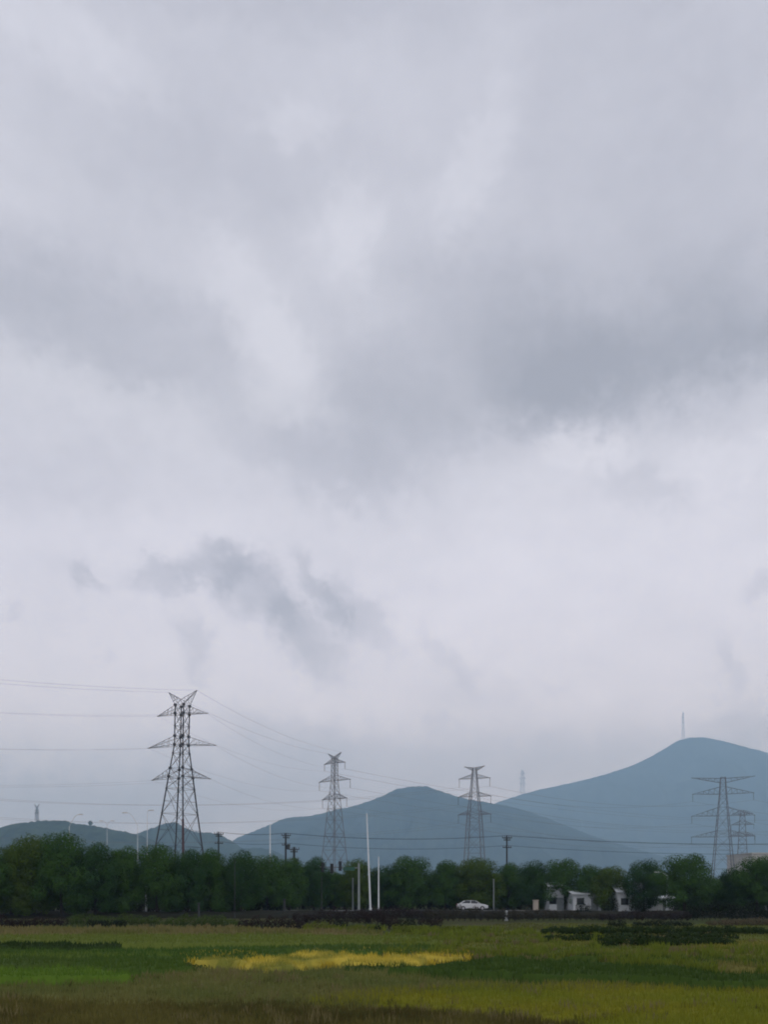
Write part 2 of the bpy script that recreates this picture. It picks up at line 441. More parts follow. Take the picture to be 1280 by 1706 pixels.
# ------------------------------------------------------------------ pylons
def insulator_mb(L_, r=.14):
    m = MB(); prof = [(.04, 0)]
    k = max(6, int(L_ / .22))
    for i in range(k):
        z = -L_ * (i + .5) / k; h = L_ / k * .3
        prof += [(.05, z + h), (r, z), (.05, z - h)]
    prof.append((.04, -L_))
    return m.lathe(prof, n=6)
def pylon(label, px, d, yaw, body, arms, horn=None, flat=None, leg=.11, brace=.05, lean=0, mats=('steel', 'steel'), gusset=0, red=False, ins_r=.14, name='pylon'):
    """all heights and widths come as rows and half widths seen at distance d, turned into metres"""
    root = thing(name, label, 'pylon', (X(px, d), d, 0), yaw, 'steel lattice pylons')
    root.rotation_euler = (0, lean, yaw)
    mpp = d / F; cy = math.cos(yaw); ay = abs(math.cos(yaw)) + abs(math.sin(yaw))
    prof = [(Z(py, d), hw * mpp / ay) for (py, hw) in body]      # top -> bottom
    z1, s1 = prof[-1]; z0, s0 = prof[-2]
    prof.append((0.0, s1 + (s1 - s0) / (z0 - z1) * z1))
    zs = [p[0] for p in prof][::-1]; ss = [p[1] for p in prof][::-1]
    S = lambda z: float(np.interp(z, zs, ss))
    top = prof[0][0]
    # panel heights
    lv = [0.0]; z = 0
    stops = sorted([Z(a[0], d) for a in arms] + [Z(a[1], d) for a in arms] + [top])
    while z < top - .3:
        st = z + 2.0 * S(z) * (1.0 if z > 6 else 1.25)
        nxt = [q for q in stops if q > z + .25]
        if nxt and (st > nxt[0] - .6 * S(z)): st = nxt[0]
        z = min(st, top); lv.append(z)
    b = MB(); cs = ((-1, -1), (1, -1), (1, 1), (-1, 1))
    C = lambda k, z: Vector((cs[k][0] * S(z), cs[k][1] * S(z), z))
    for z0, z1 in zip(lv[:-1], lv[1:]):
        for k in range(4):
            k2 = (k + 1) % 4
            b.bar(C(k, z0), C(k, z1), leg * (1 if z0 < top * .6 else .85))
            b.bar(C(k, z0), C(k2, z1), brace); b.bar(C(k2, z0), C(k, z1), brace)
            b.bar(C(k, z1), C(k2, z1), brace)
            if S(z0) > 2.2:      # redundant members in the wide panels
                mid = (C(k, z0) + C(k2, z0) + C(k, z1) + C(k2, z1)) / 4
                b.bar((C(k, z0) + C(k, z1)) / 2, mid, brace * .7); b.bar((C(k2, z0) + C(k2, z1)) / 2, mid, brace * .7)
    if gusset:
        for a in arms:
            for q in (a[0], a[1]):
                for k in range(4): b.box(C(k, Z(q, d)), (gusset,) * 3)
        for z1 in lv[1:-1]:
            for k in range(4): b.box(C(k, z1), (gusset * .62,) * 3)
    b.build('tower_body', M[mats[0]], root)
    if red:
        rb = MB(); rb.bar(C(1, 6), C(1, 19), .3, .26, n=6); rb.build('leg_sleeve', M['red'], root)
    tips = []
    for (pr, pc, hl, pt, il) in arms:
        zr, zc, zt, Lm = Z(pr, d), Z(pc, d), Z(pt, d), hl * mpp / cy
        for sx in (-1, 1):
            a = MB(); tip = Vector((sx * Lm, 0, zt)); cb = brace * 1.35
            lo = [Vector((sx * S(zc), sy * S(zc), zc)) for sy in (-1, 1)]
            up = [Vector((sx * S(zr), sy * S(zr), zr)) for sy in (-1, 1)]
            for q in lo + up: a.bar(q, tip, cb)
            nseg = 5
            for j in range(nseg):
                t0, t1 = j / nseg, (j + 1) / nseg
                for s_ in (0, 1):
                    a.bar(lo[s_].lerp(tip, t0), up[s_].lerp(tip, t1), brace * .8)
                    a.bar(lo[s_].lerp(tip, t1), up[s_].lerp(tip, t1), brace * .8)
                a.bar(lo[0].lerp(tip, t0), lo[1].lerp(tip, t1), brace * .8)
                a.bar(up[0].lerp(tip, t0), up[1].lerp(tip, t1), brace * .8)
            a.bar(tip - Vector((sx * .5, 0, 0)), tip + Vector((sx * .15, 0, 0)), brace * 2.6)
            a.build('cross_arm', M[mats[1]], root)
            iz = il * mpp
            if iz > 0:
                ins = insulator_mb(iz, ins_r).build('insulator', M['insulator'], root)
                ins.location = (sx * (Lm - .1), 0, zt - .05)
            tips.append((sx, Vector((sx * (Lm - .1), 0, zt - iz))))
    gw = []
    if horn:
        (hl, pt, pm) = horn
        for sx in (-1, 1):
            h = MB(); tip = Vector((sx * hl * mpp / cy, 0, Z(pt, d))); s = S(top)
            out_ = [Vector((sx * s, sy * s, top)) for sy in (-1, 1)]; inn = [Vector((0, sy * s * .8, Z(pm, d))) for sy in (-1, 1)]
            for q in out_ + inn: h.bar(q, tip, brace * 1.5)
            for j in range(4):
                t0, t1 = j / 4, (j + 1) / 4
                for s_ in (0, 1):
                    h.bar(out_[s_].lerp(tip, t0), inn[s_].lerp(tip, t1), brace * .8); h.bar(out_[s_].lerp(tip, t1), inn[s_].lerp(tip, t1), brace * .8)
                h.bar(out_[0].lerp(tip, t0), out_[1].lerp(tip, t1), brace * .8)
            for s_ in (0, 1): h.bar(inn[s_], out_[s_], brace)
            h.build('earth_wire_horn', M[mats[1]], root); gw.append((sx, tip))
    root['_tips'] = 0
    del root['_tips']
    bpy.context.view_layer.update()
    mw = root.matrix_world
    return root, [(s, mw @ t) for s, t in tips], [(s, mw @ t) for s, t in gw]

T1 = pylon('largest pylon, dark lattice tower with V shaped top behind the left trees', 296, 190, R(-22),
     [(1176, 11.0), (1241, 10.6), (1295, 18.4), (1353, 26.5), (1399, 33.5)],
     [(1176, 1190, 46, 1191.5, 0), (1227, 1241.5, 62, 1244.5, 0), (1281, 1295, 54, 1299, 0)],
     horn=(26, 1152.5, 1168), leg=.2, brace=.042, lean=R(1.6), mats=('steel_dark', 'steel'), gusset=.5, red=True)
T2 = pylon('slim V topped pylon in front of the middle mountain, left of the tall white pole', 557, 265, R(-38),
     [(1263, 5.2), (1300, 5.8), (1345, 11), (1424, 20)],
     [(1265, 1271, 18.2, 1272, 11), (1292, 1300.5, 27.3, 1301, 14), (1323, 1331, 21.5, 1331, 14)],
     horn=(11.5, 1254.5, 1261.5), leg=.14, brace=.05, lean=R(.2), ins_r=.12)
T3 = pylon('flat topped pylon before the saddle between the two mountains, four pairs of arms', 791, 290, R(-20),
     [(1279, 3.5), (1297, 5.4), (1327, 8.5), (1357, 13), (1425, 18)],
     [(1279, 1284, 15.8, 1277, 0), (1290, 1297, 25, 1297, 14), (1320, 1327, 26.5, 1327, 13), (1351, 1357, 26.5, 1357, 14)],
     leg=.14, brace=.052, ins_r=.13)
T4 = pylon('wide armed pylon at the far right before the high mountain, hazy grey', 1205.5, 345, R(-14),
     [(1295, 4.6), (1323, 6.4), (1359, 10), (1430, 17)],
     [(1297, 1304, 48, 1294.5, 0), (1311, 1323, 46.5, 1322, 12), (1345, 1359, 48, 1359, 12), (1384, 1394, 48.5, 1394, 12)],
     leg=.14, brace=.055, ins_r=.13)
T5 = pylon('small faint pylon partly behind the right arms of the wide armed pylon', 1238, 480, R(-25),
     [(1350, 3), (1360, 5), (1400, 8)],
     [(1350, 1356.5, 15, 1356, 0), (1368, 1374, 16, 1374, 8), (1386, 1392, 17, 1392, 8)],
     leg=.15, brace=.07, ins_r=.13)
T6 = pylon('tiny pale pylon standing on the long left flank of the high mountain', 871, 6190, R(-15),
     [(1283, 1.6), (1300, 2.6), (1321, 4.2)],
     [(1287, 1289, 5.2, 1289, 0), (1295, 1297.5, 6.2, 1297.5, 0), (1304, 1306, 5.4, 1306, 0)],
     leg=.75, brace=.4)
# the two that stand on hills: lift their feet to the slope
def lift_to(root, zbase):
    """shorten the tower so it starts on the hill instead of the plain"""
    k = 1.0
    for ch in root.children:
        if ch.name.startswith('tower_body'):
            for v in ch.data.vertices:
                if v.co.z < zbase: v.co.z = zbase - 1; v.co.x *= .2; v.co.y *= .2
lift_to(T6[0], Z(1323, 6190))
T7 = pylon('tiny faint pylon with forked top on the crest of the left hill', 61, 1897, R(-15),
     [(1346, 1.2), (1355, 2.4), (1366, 2.8)],
     [(1349, 1350.5, 4, 1350, 0), (1353, 1355, 4.5, 1355, 0)],
     horn=(5, 1339, 1345), leg=.4, brace=.22)
lift_to(T7[0], Z(1369, 1897))
# the mast on the summit
def summit_mast():
    d = D_R - 3; px = 1139; zb = Z(1232, d); zt = Z(1187, d); mpp = d / F
    r = thing('radio_mast', 'slender lattice mast on the summit of the high mountain', 'mast', (X(px, d), d, zb))
    m = MB(); H = zt - zb
    for k in range(10):
        z0, z1 = H * k / 10, H * (k + 1) / 10; w0, w1 = 8.5 - 5 * k / 10, 8.5 - 5 * (k + 1) / 10
        c = [(-1, -1), (1, -1), (1, 1), (-1, 1)]
        for q in range(4):
            a, b = c[q], c[(q + 1) % 4]
            m.bar((a[0] * w0, a[1] * w0, z0), (a[0] * w1, a[1] * w1, z1), .8)
            m.bar((a[0] * w0, a[1] * w0, z0), (b[0] * w1, b[1] * w1, z1), .3)
            m.bar((a[0] * w1, a[1] * w1, z1), (b[0] * w1, b[1] * w1, z1), .3)
    m.build('mast_body', M['steel'], r)
    for z in (.62, .8, .93):
        p = MB().lathe([(5, 0), (8, 1.2), (8, 3.4), (5, 4)], n=10).build('antenna_ring', M['steel'], r); p.location = (0, 0, H * z)
    # two arms of the far top
summit_mast()

# ------------------------------------------------------------------ wires
def wire(p, q, sag, r, label, group, m='wire', n=26, cat='wire', name='power_line'):
    p, q = Vector(p), Vector(q); pts = []
    for i in range(n + 1):
        t = i / n; a = p.lerp(q, t); a.z -= sag * 4 * t * (1 - t); pts.append(a - p)
    mb = MB()
    for a, b in zip(pts[:-1], pts[1:]): mb.bar(a, b, r, n=4, caps=False)
    o = mb.build(name, M[m]); o.location = p
    return tag(o, label, cat, group)
lev = ['top', 'middle', 'bottom']
ARM3 = [t for t in T1[1]]
for i, (s, t) in enumerate(ARM3):
    l = lev[i // 2]; side = 'left' if s < 0 else 'right'
    off = Vector((-150, 112, t.z - 2)) + Vector((s * 3, s * 6, 0))
    wire(t, off, 4.5, .014, f'wire from the {l} {side} arm of the largest pylon to the left edge', 'wires leaving the largest pylon to the left')
    t2 = [q for q in T2[1] if (q[0] < 0) == (s < 0)][i // 2][1]
    wire(t, t2, 3.0, .014, f'wire from the {l} {side} arm of the largest pylon to the slim pylon', 'wires from the largest pylon to the slim V topped one')
for (s, t), (s2, t2) in zip(T1[2], T2[2]):
    side = 'left' if s < 0 else 'right'
    wire(t, t2, 2.0, .02, f'thin earth wire, {side} horn of the largest pylon to the slim pylon', 'earth wires')
    wire(t, (-150 + s * 3, 112, t.z - 2), 3.5, .02, f'thin earth wire, {side} horn of the largest pylon to the left edge', 'earth wires')
for i, (s, t) in enumerate(T2[1]):
    l = lev[i // 2]; side = 'left' if s < 0 else 'right'
    q = [q for q in T3[1] if (q[0] < 0) == (s < 0)][i // 2 + 1][1]
    wire(t, (q.x + 220, q.y + 190, q.z + 6), 7, .03, f'wire from the {l} {side} arm of the slim V topped pylon away to the right', 'wires leaving the slim V topped pylon')
for i, (s, t) in enumerate(T3[1]):
    if i < 2: continue
    l = lev[i // 2 - 1]; side = 'left' if s < 0 else 'right'
    q = [q for q in T4[1] if (q[0] < 0) == (s < 0)][i // 2][1]
    wire(t, q, 4.5, .034, f'wire from the {l} {side} hung arm, flat topped pylon to the wide armed one', 'wires between the flat topped and wide armed pylons')
    wire(t, (t.x - 230, t.y - 25 + s * 4, t.z + 1), 8, .03, f'wire from the {l} {side} hung arm of the flat topped pylon leftwards', 'wires leaving the flat topped pylon to the left')
    wire(q, (q.x + 220, q.y + 60, q.z), 8, .034, f'wire from the {l} {side} hung arm of the wide armed pylon rightwards', 'wires leaving the wide armed pylon to the right')

# utility poles with their two levels of cables
def utility_pole(px, top, d, label, transformer=False, thick=.17, rz=0):
    H = Z(top, d)
    r = thing('utility_pole', label, 'utility pole', (X(px, d), d, 0), rz, 'utility poles behind the trees')
    MB().lathe([(thick * 1.15, 0), (thick * .8, H)], n=10).build('pole', M['concrete'], r)
    for k, (dz, w) in enumerate(((.45, 1.9), (.9, 1.3), (2.3, 1.7))):
        a = MB().box((0, -.2, H - dz), (w, .12, .14)).build('cross_arm', M['concrete'], r)
        for x in (-w / 2 + .1, -w / 5, w / 5, w / 2 - .1):
            i = MB().lathe([(.05, 0), (.09, .08), (.05, .16), (.09, .24), (.03, .32)], n=6).build('insulator', M['insulator'], a); i.location = (x, -.2, H - dz + .07)
    if transformer:
        t = MB().lathe([(.3, 0), (.34, .05), (.34, .9), (.2, 1.0)], c=(.45, -.2, H - 3.1), n=12).build('transformer', M['concrete'], r)
    return Vector((X(px, d), d, H))
UP = [utility_pole(364, 1386, 168, 'utility pole with crossarms just right of the largest pylon', rz=.4),
      utility_pole(476, 1388, 160, 'utility pole with crossarms and transformer right of the thin white pole', True, .2, rz=.5),
      utility_pole(490, 1411, 150, 'shorter thick utility pole beside the transformer pole', True, .24),
      utility_pole(845, 1392, 160, 'utility pole with crossarms standing alone right of the flat topped pylon', rz=.1)]
def span(a, b, sag, tagl):
    for k, (dz, off) in enumerate(((0, -.8), (0, 0), (0, .8), (1.9, -.7), (1.9, .7))):
        l = ['front upper', 'centre upper', 'back upper', 'front lower', 'back lower'][k]
        wire(a + Vector((off * .2, off, -dz)), b + Vector((off * .2, off, -dz)), sag, .018, f'{l} cable {tagl}', 'cables of the utility pole line', 'cable', cat='cable', name='utility_cable')
span(UP[1], UP[3], .9, 'between the transformer pole and the lone utility pole')
span(UP[0], UP[1], .4, 'between the two utility poles on the left')
span(UP[3], Vector((85, 162, 12.2)), .8, 'from the lone utility pole to the right edge')

# ------------------------------------------------------------------ street poles
def street_light(px, top, d, label, arm, rise=1.5, r0=.065, lean=0, double=False):
    H = Z(top, d)
    r = thing('street_light', label, 'street light', (X(px, d), d, 0.0), 0, 'white street lights along the road')
    r.rotation_euler = (0, lean, 0)
    Hp = H - rise if arm else H
    MB().lathe([(r0 * 1.6, 0), (r0 * 1.6, .5), (r0, .55), (r0 * .55, Hp)], n=10).build('pole', M['white_pole'], r, True)
    for sx in ((-1, 1) if double else (1,)):
        if not arm: break
        A = arm * sx
        pts = [Vector((A * t, 0, Hp - .1 + rise * (1 - (1 - t) ** 1.7))) for t in np.linspace(0, 1, 8)]
        m = MB()
        for a, b in zip(pts[:-1], pts[1:]): m.bar(a, b, r0 * .4, n=6)
        ar = m.build('lamp_arm', M['white_pole'], r)
        sg = 1 if A > 0 else -1
        q = pts[-1]
        MB().box((q.x + sg * .45, 0, q.z + .02), (.9, .34, .16), taper=.7).build('lamp_head', M['white_pole'], r, bevel=.04)
    return r
street_light(617.5, 1355, 120, 'tallest white pole, bare and leaning slightly, before the middle mountain', 0, r0=.14, lean=R(-2.2))
street_light(631, 1427, 119, 'short white pole close beside the tallest white pole', 0, r0=.11)
street_light(229, 1353, 128, 'white street light with long arm rising left, beside the largest pylon', -1.5, rise=2)
street_light(245, 1349, 126, 'white street light with upright lamp between the armed one and the largest pylon', .15, rise=.6)
street_light(115, 1356, 150, 'faint white street light with arm rising right above the leftmost tree', 1.6, rise=2.2, r0=.1)
street_light(178, 1367, 175, 'faint street light with two short arms before the left hill', .75, rise=1, r0=.08, double=True)
street_light(450, 1373, 150, 'thin bare white pole left of the transformer pole', 0, r0=.14)
street_light(1113, 1452, 112, 'pale pole in front of the big round tree on the right', -.9, rise=.5, r0=.17)
street_light(1277, 1442, 110, 'pale pole at the right edge before the last tree', 0, r0=.12)
def post(px, top, d, label, r=.06, m='grey_pole', cap=True):
    H = Z(top, d)
    o = thing('roadside_post', label, 'post', (X(px, d), d, 0), 0)
    MB().lathe([(r * 1.5, 0), (r * 1.5, .12), (r, .14), (r * .85, H - .1), (r * .85, H)], n=8).build('shaft', M[m], o)
    if cap: MB().lathe([(r * 1.2, H), (r * 1.3, H + .05), (r * .3, H + .12)], n=8).build('cap', M[m], o)
post(243, 1478, 104, 'white post added in place of the bright gap between two left trees', .13, 'white_pole')  # added post, stands in for brightness seen through a gap between trunks
post(291, 1491, 106, 'short pale post low under the trees, left of its brighter twin', .13, 'grey_pole')
post(315, 1494, 106, 'short white post low under the trees beside a paler post', .1, 'white_pole')
post(391, 1433, 93, 'thin grey post standing against the dark left trees', .045, 'concrete')
post(536, 1462, 92, 'thin grey post below the traffic signals', .05, 'concrete')
post(331, 1506, 84, 'low thick grey post at the foot of the left trees', .12, 'concrete')
post(474, 1499, 100, 'stubby grey post under the trees below the utility poles', .16, 'concrete')
post(823, 1466, 112, 'thin pale post right of the white car', .1)
post(844, 1519, 84, 'low white marker post at the bank right of the white car', .13, 'white_pole')
post(588, 1464, 125, 'dim grey post just left of the traffic signal mast', .1)
def cabinet():
    d = 104; H = Z(1499, d)
    r = thing('utility_cabinet', 'beige utility cabinet on a plinth under the right trees', 'cabinet', (X(893, d), d, 0))
    MB().box((0, 0, .1), (.75, .6, .2)).build('plinth', M['kerb'], r)
    b = MB().box((0, 0, .2 + (H - .3) / 2), (.62, .5, H - .3)).build('body', M['cabinet'], r, bevel=.02)
    MB().box((0, 0, H - .06), (.72, .6, .08)).build('lid', M['cabinet'], r)
    d_ = MB().box((0, -.26, .2 + (H - .3) / 2), (.52, .02, H - .5)).build('door', M['cabinet'], r)
    MB().box((.18, -.285, .2 + (H - .3) / 2), (.03, .03, .15)).build('handle', M['grey_pole'], d_)
cabinet()
def signal_mast():
    d = 118; zA = Z(1446, d); x0 = X(598, d)
    r = thing('traffic_signal', 'grey traffic signal mast whose arm carries three dark signals', 'traffic signal', (x0, d, 0))
    H = Z(1438, d)
    MB().lathe([(.26, 0), (.26, .4), (.17, .45), (.13, H)], n=10).build('pole', M['grey_pole'], r, True)
    xe = X(533, d) - x0
    MB().bar((0, 0, zA), (xe, 0, zA + .15), .1, .06, n=8).build('mast_arm', M['grey_pole'], r, True)
    MB().box((X(582, d) - x0, -.14, zA - .12), (1.6, .06, .5)).build('sign_panel', M['sign_green'], r)
    for px, py in ((567, 1443), (553, 1447), (538, 1445)):
        x = X(px, d) - x0; z = Z(py, d)
        s = MB().box((x, -.2, z), (.42, .24, 1.35)).build('signal_head', M['black'], r, bevel=.03)
        for k in (-1, 0, 1):
            MB().bar((x, -.32, z + k * .4), (x, -.345, z + k * .4), .14, n=12).build('lens', M['lens'], s)
            MB().box((x, -.42, z + k * .4 + .16), (.32, .22, .03)).build('visor', M['black'], s)
signal_mast()

# ------------------------------------------------------------------ white car
def car():
    d = 123
    r = thing('parked_car', 'white sedan seen side on above the dark bank', 'car', (X(787, d), d, .14))
    Lh = 2.25
    prof = [(-2.25, .35), (-2.27, .75), (-2.2, .95), (-1.75, 1.02), (-1.1, 1.03), (1.0, .98), (1.75, .88), (2.15, .75), (2.28, .55), (2.25, .32), (1.75, .26), (-1.8, .26)]
    b = MB().prism(prof, -.86, .86).build('body', M['car_white'], r, bevel=.09)
    cab = [(-1.75, 1.0), (-1.1, 1.38), (-.6, 1.45), (.1, 1.45), (.45, 1.38), (1.15, .98)]
    m = MB(); n = len(cab)
    o = 0
    for y, k in ((-.78, 1), (.78, 1)):
        for (x, z) in cab:
            yy = y * (1 - .18 * (z - 1.0) / .45); m.v.append(Vector((x, yy, z)))
    for k in range(n):
        k2 = (k + 1) % n; m.f.append((k, k2, n + k2, n + k))
    m.f.append(tuple(reversed(range(n)))); m.f.append(tuple(range(n, 2 * n)))
    m.build('window_glass', M['glass'], r, bevel=.02)
    rf = [(-1.15, 1.385), (-.6, 1.465), (.1, 1.465), (.5, 1.385), (.1, 1.43), (-.6, 1.43)]
    MB().prism(rf, -.66, .66).build('roof', M['car_white'], r, bevel=.015)
    for y in (-1, 1):
        for (x0, z0, x1, z1) in ((-1.75, 1.0, -1.1, 1.4), (-.3, 1.0, -.25, 1.44), (1.15, .98, .45, 1.4)):
            MB().bar((x0, y * .79, z0), (x1, y * .66, z1), .05).build('pillar', M['car_white'], r)
    for x in (-1.38, 1.4):
        for y in (-.8, .8):
            w = MB().bar((x, y - .11, .32), (x, y + .11, .32), .33, n=20).build('wheel', M['tyre'], r)
            MB().bar((x, y - .125, .32), (x, y + .125, .32), .2, n=14).build('rim', M['rim'], w)
    for y in (-.6, .6):
        MB().box((2.17, y, .68), (.16, .38, .14)).build('headlight', M['lamp_clear'], r)
        MB().box((-2.24, y, .85), (.1, .4, .16)).build('tail_light', M['lamp_red'], r)
        MB().box((.75, y * 1.52, 1.02), (.16, .18, .12)).build('mirror', M['car_white'], r)
    for x in (-.75, .3):
        MB().box((x, -.885, .86), (.2, .03, .03)).build('door_handle', M['rim'], r)
car()

# ------------------------------------------------------------------ buildings behind the trees
def shed(px0, px1, ytop, d, label, depth=9, wallm='wall_white', gable=1.0, name='shed', doors=2):
    x0, x1 = X(px0, d), X(px1, d); w = x1 - x0; H = Z(ytop, d)
    r = thing(name, label, 'building', ((x0 + x1) / 2, d, 0))
    MB().box((0, depth / 2, (H - gable) / 2), (w, depth, H - gable)).build('wall', M[wallm], r)
    roof = [(-.4, H - gable - .05), (depth / 2, H), (depth + .4, H - gable - .05), (depth + .4, H - gable + .1), (depth / 2, H + .15), (-.4, H - gable + .1)]
    m = MB().prism([(y, z) for (y, z) in roof], -w / 2 - .3, w / 2 + .3)
    for v in m.v: v.x, v.y = v.y, v.x
    for i, f in enumerate(m.f): m.f[i] = tuple(reversed(f))
    m.build('roof', M['roof_sheet'], r)
    n = max(2, int(w / 2.6))
    for k in range(n):
        x = -w / 2 + w * (k + .5) / n
        if k == n // 2 and doors:
            dd = MB().box((x, -.03, 1.0), (1.0, .06, 2.0)).build('door', M['grey_pole'], r)
            MB().box((x + .38, -.09, 1.0), (.05, .06, .15)).build('handle', M['black'], dd)
        else:
            f = MB().box((x, -.02, 1.5), (1.1, .05, 1.0)).build('window', M['grey_pole'], r)
            MB().box((x, -.05, 1.5), (.96, .03, .86)).build('pane', M['glass'], f)
shed(916, 940, 1471, 123.6, 'small pale hut glimpsed high between crowns, left of the other white buildings', 4, gable=.5)
shed(956, 1003, 1484, 119.8, 'low white shed behind trunks, left of the gabled white house', 6, gable=.5)
shed(1030, 1076, 1470, 116.6, 'white gabled house glimpsed between the right trees', 7, gable=1.4)
shed(1072, 1124, 1494, 118, 'lowest white outbuilding at the foot of the big round tree', 3.5, gable=.3)
def block():
    d = 330
    r = thing('apartment_block', 'large plain beige building rising behind the trees at the right edge', 'building', (X(1319, d), d, 0))
    w = X(1384, d) - X(1254, d); H = Z(1423, d)
    MB().box((0, 12, H / 2), (w, 24, H)).build('wall', M['wall_beige'], r)
    MB().box((0, 12, H + .3), (w + .6, 24.6, .6)).build('parapet', M['wall_beige'], r)
    for fl in range(4):
        for k in range(9):
            x = -w / 2 + w * (k + .5) / 9
            f = MB().box((x, -.02, 2 + fl * 3.4), (1.9, .06, 1.5)).build('window', M['kerb'], r)
            MB().box((x, -.06, 2 + fl * 3.4), (1.7, .04, 1.3)).build('pane', M['glass'], f)
block()

# ------------------------------------------------------------------ foliage
def leaves(cen, nrm, size, aspect=.6):
    """one small folded leaf quad per centre"""
    n = len(cen)
    nrm = nrm / np.maximum(np.linalg.norm(nrm, axis=1, keepdims=True), 1e-6)
    ref = RNG.normal(size=(n, 3)); u = np.cross(nrm, ref); u /= np.maximum(np.linalg.norm(u, axis=1, keepdims=True), 1e-6)
    w = np.cross(nrm, u)
    s = size * RNG.uniform(.65, 1.35, (n, 1))
    a = cen - u * s * .5; b = cen + w * s * aspect * .5 ; c = cen + u * s * .5; e = cen - w * s * aspect * .5
    v = np.stack([a, e, c, b], 1).reshape(-1, 3)
    f = np.arange(4 * n).reshape(n, 4)
    return v, f
def clump_leaves(clumps, per, size, up=.6, jitter=.3):
    cs, ns = [], []
    for (c, r, k) in clumps:
        n = int(per * k)
        d = RNG.normal(size=(n, 3)); d /= np.linalg.norm(d, axis=1, keepdims=True)
        rad = RNG.uniform(.2, 1.0, (n, 1)) ** .28
        rr = np.array(r) * (1 + .18 * np.sin(d[:, :1] * 7 + c[0] * 3) * np.cos(d[:, 1:2] * 6 + c[1]))
        cs.append(np.array(c) + d * rad * rr)
        nn = d + np.array([0, 0, up]) + RNG.normal(size=(n, 3)) * jitter
        ns.append(nn)
    return leaves(np.concatenate(cs), np.concatenate(ns), size)
def tree_meshes(seed, H=8.0, Rx=3.0, nclump=24, per=820, base=.2, leaf=.17):
    rnd = random.Random(seed)
    clumps = []; limbs = MB()
    z0 = H * base; ch = H - z0
    tr = .17
    knee = Vector((rnd.uniform(-.2, .2), rnd.uniform(-.2, .2), z0 + ch * .25))
    topz = Vector((knee.x + rnd.uniform(-.3, .3), knee.y + rnd.uniform(-.3, .3), z0 + ch * .7))
    limbs.bar((0, 0, -.2), (knee.x * .4, knee.y * .4, z0 * .6), tr * 1.35, tr, n=9)
    limbs.bar((knee.x * .4, knee.y * .4, z0 * .6), knee, tr, tr * .75, n=9); limbs.bar(knee, topz, tr * .75, tr * .25, n=7)
    for i in range(nclump):
        t = (i + .5) / nclump
        zz = (t * .92 + .04)
        env = math.sin(math.pi * min(max(zz * .80 + .16, 0), 1)) ** .7
        ang = i * 2.399 + rnd.uniform(-.5, .5)
        rad = Rx * env * rnd.uniform(.45, .85)
        r = Rx * rnd.uniform(.28, .46)
        c = (rad * math.cos(ang), rad * math.sin(ang), z0 + ch * zz - r * .35)
        clumps.append((c, (r, r, r * .82), rnd.uniform(.7, 1.2) * (r / (.34 * Rx)) ** 2))
        st = knee.lerp(topz, min(1, t * .9))
        limbs.bar(st, Vector(c), tr * .3, tr * .1, n=5)
    for i in range(4):     # inner mass
        clumps.append(((rnd.uniform(-.3, .3) * Rx, rnd.uniform(-.3, .3) * Rx, z0 + ch * (.25 + .17 * i)), (Rx * .6, Rx * .6, ch * .17), 1.0))
    v, f = clump_leaves(clumps, per, leaf)
    cm = mesh_from_arrays('crown', v, f)
    tm = bpy.data.meshes.new('trunk'); tm.from_pydata([tuple(q) for q in limbs.v], [], limbs.f); tm.update()
    tm.materials.append(M['bark'])
    return cm, tm
VAR = []
for i, (mk_, rx, bs) in enumerate((('leaf_green', 3.4, .16), ('leaf_dark', 3.1, .15), ('leaf_olive', 3.3, .17), ('leaf_green', 2.9, .14), ('leaf_dark', 3.6, .2), ('leaf_green', 3.2, .18), ('leaf_olive', 3.0, .14))):
    cm, tm = tree_meshes(100 + i * 7, Rx=rx, base=bs)
    cm.materials.append(M[mk_])
    VAR.append((cm, tm, rx))
TREE_FIRST = {}
def tree(var, px, top, wpx, d, label, group='trees along the road', rz=None, zb=0.0):
    cm, tm, rx = VAR[var]
    H = Z(top, d) - zb; sx = (wpx * d / F) / (2 * rx * .98); sz = H / 8.15
    rz = random.uniform(0, 6.28) if rz is None else rz
    loc = (X(px, d), d, zb)
    if var in TREE_FIRST:
        return dup(TREE_FIRST[var], loc, rz, (sx, sx, sz), label, group)
    r = thing('broadleaf_tree', label, 'tree', loc, rz, group); r.scale = (sx, sx, sz)
    add('trunk', tm, None, r); add('crown', cm, None, r)
    TREE_FIRST[var] = r
    return r
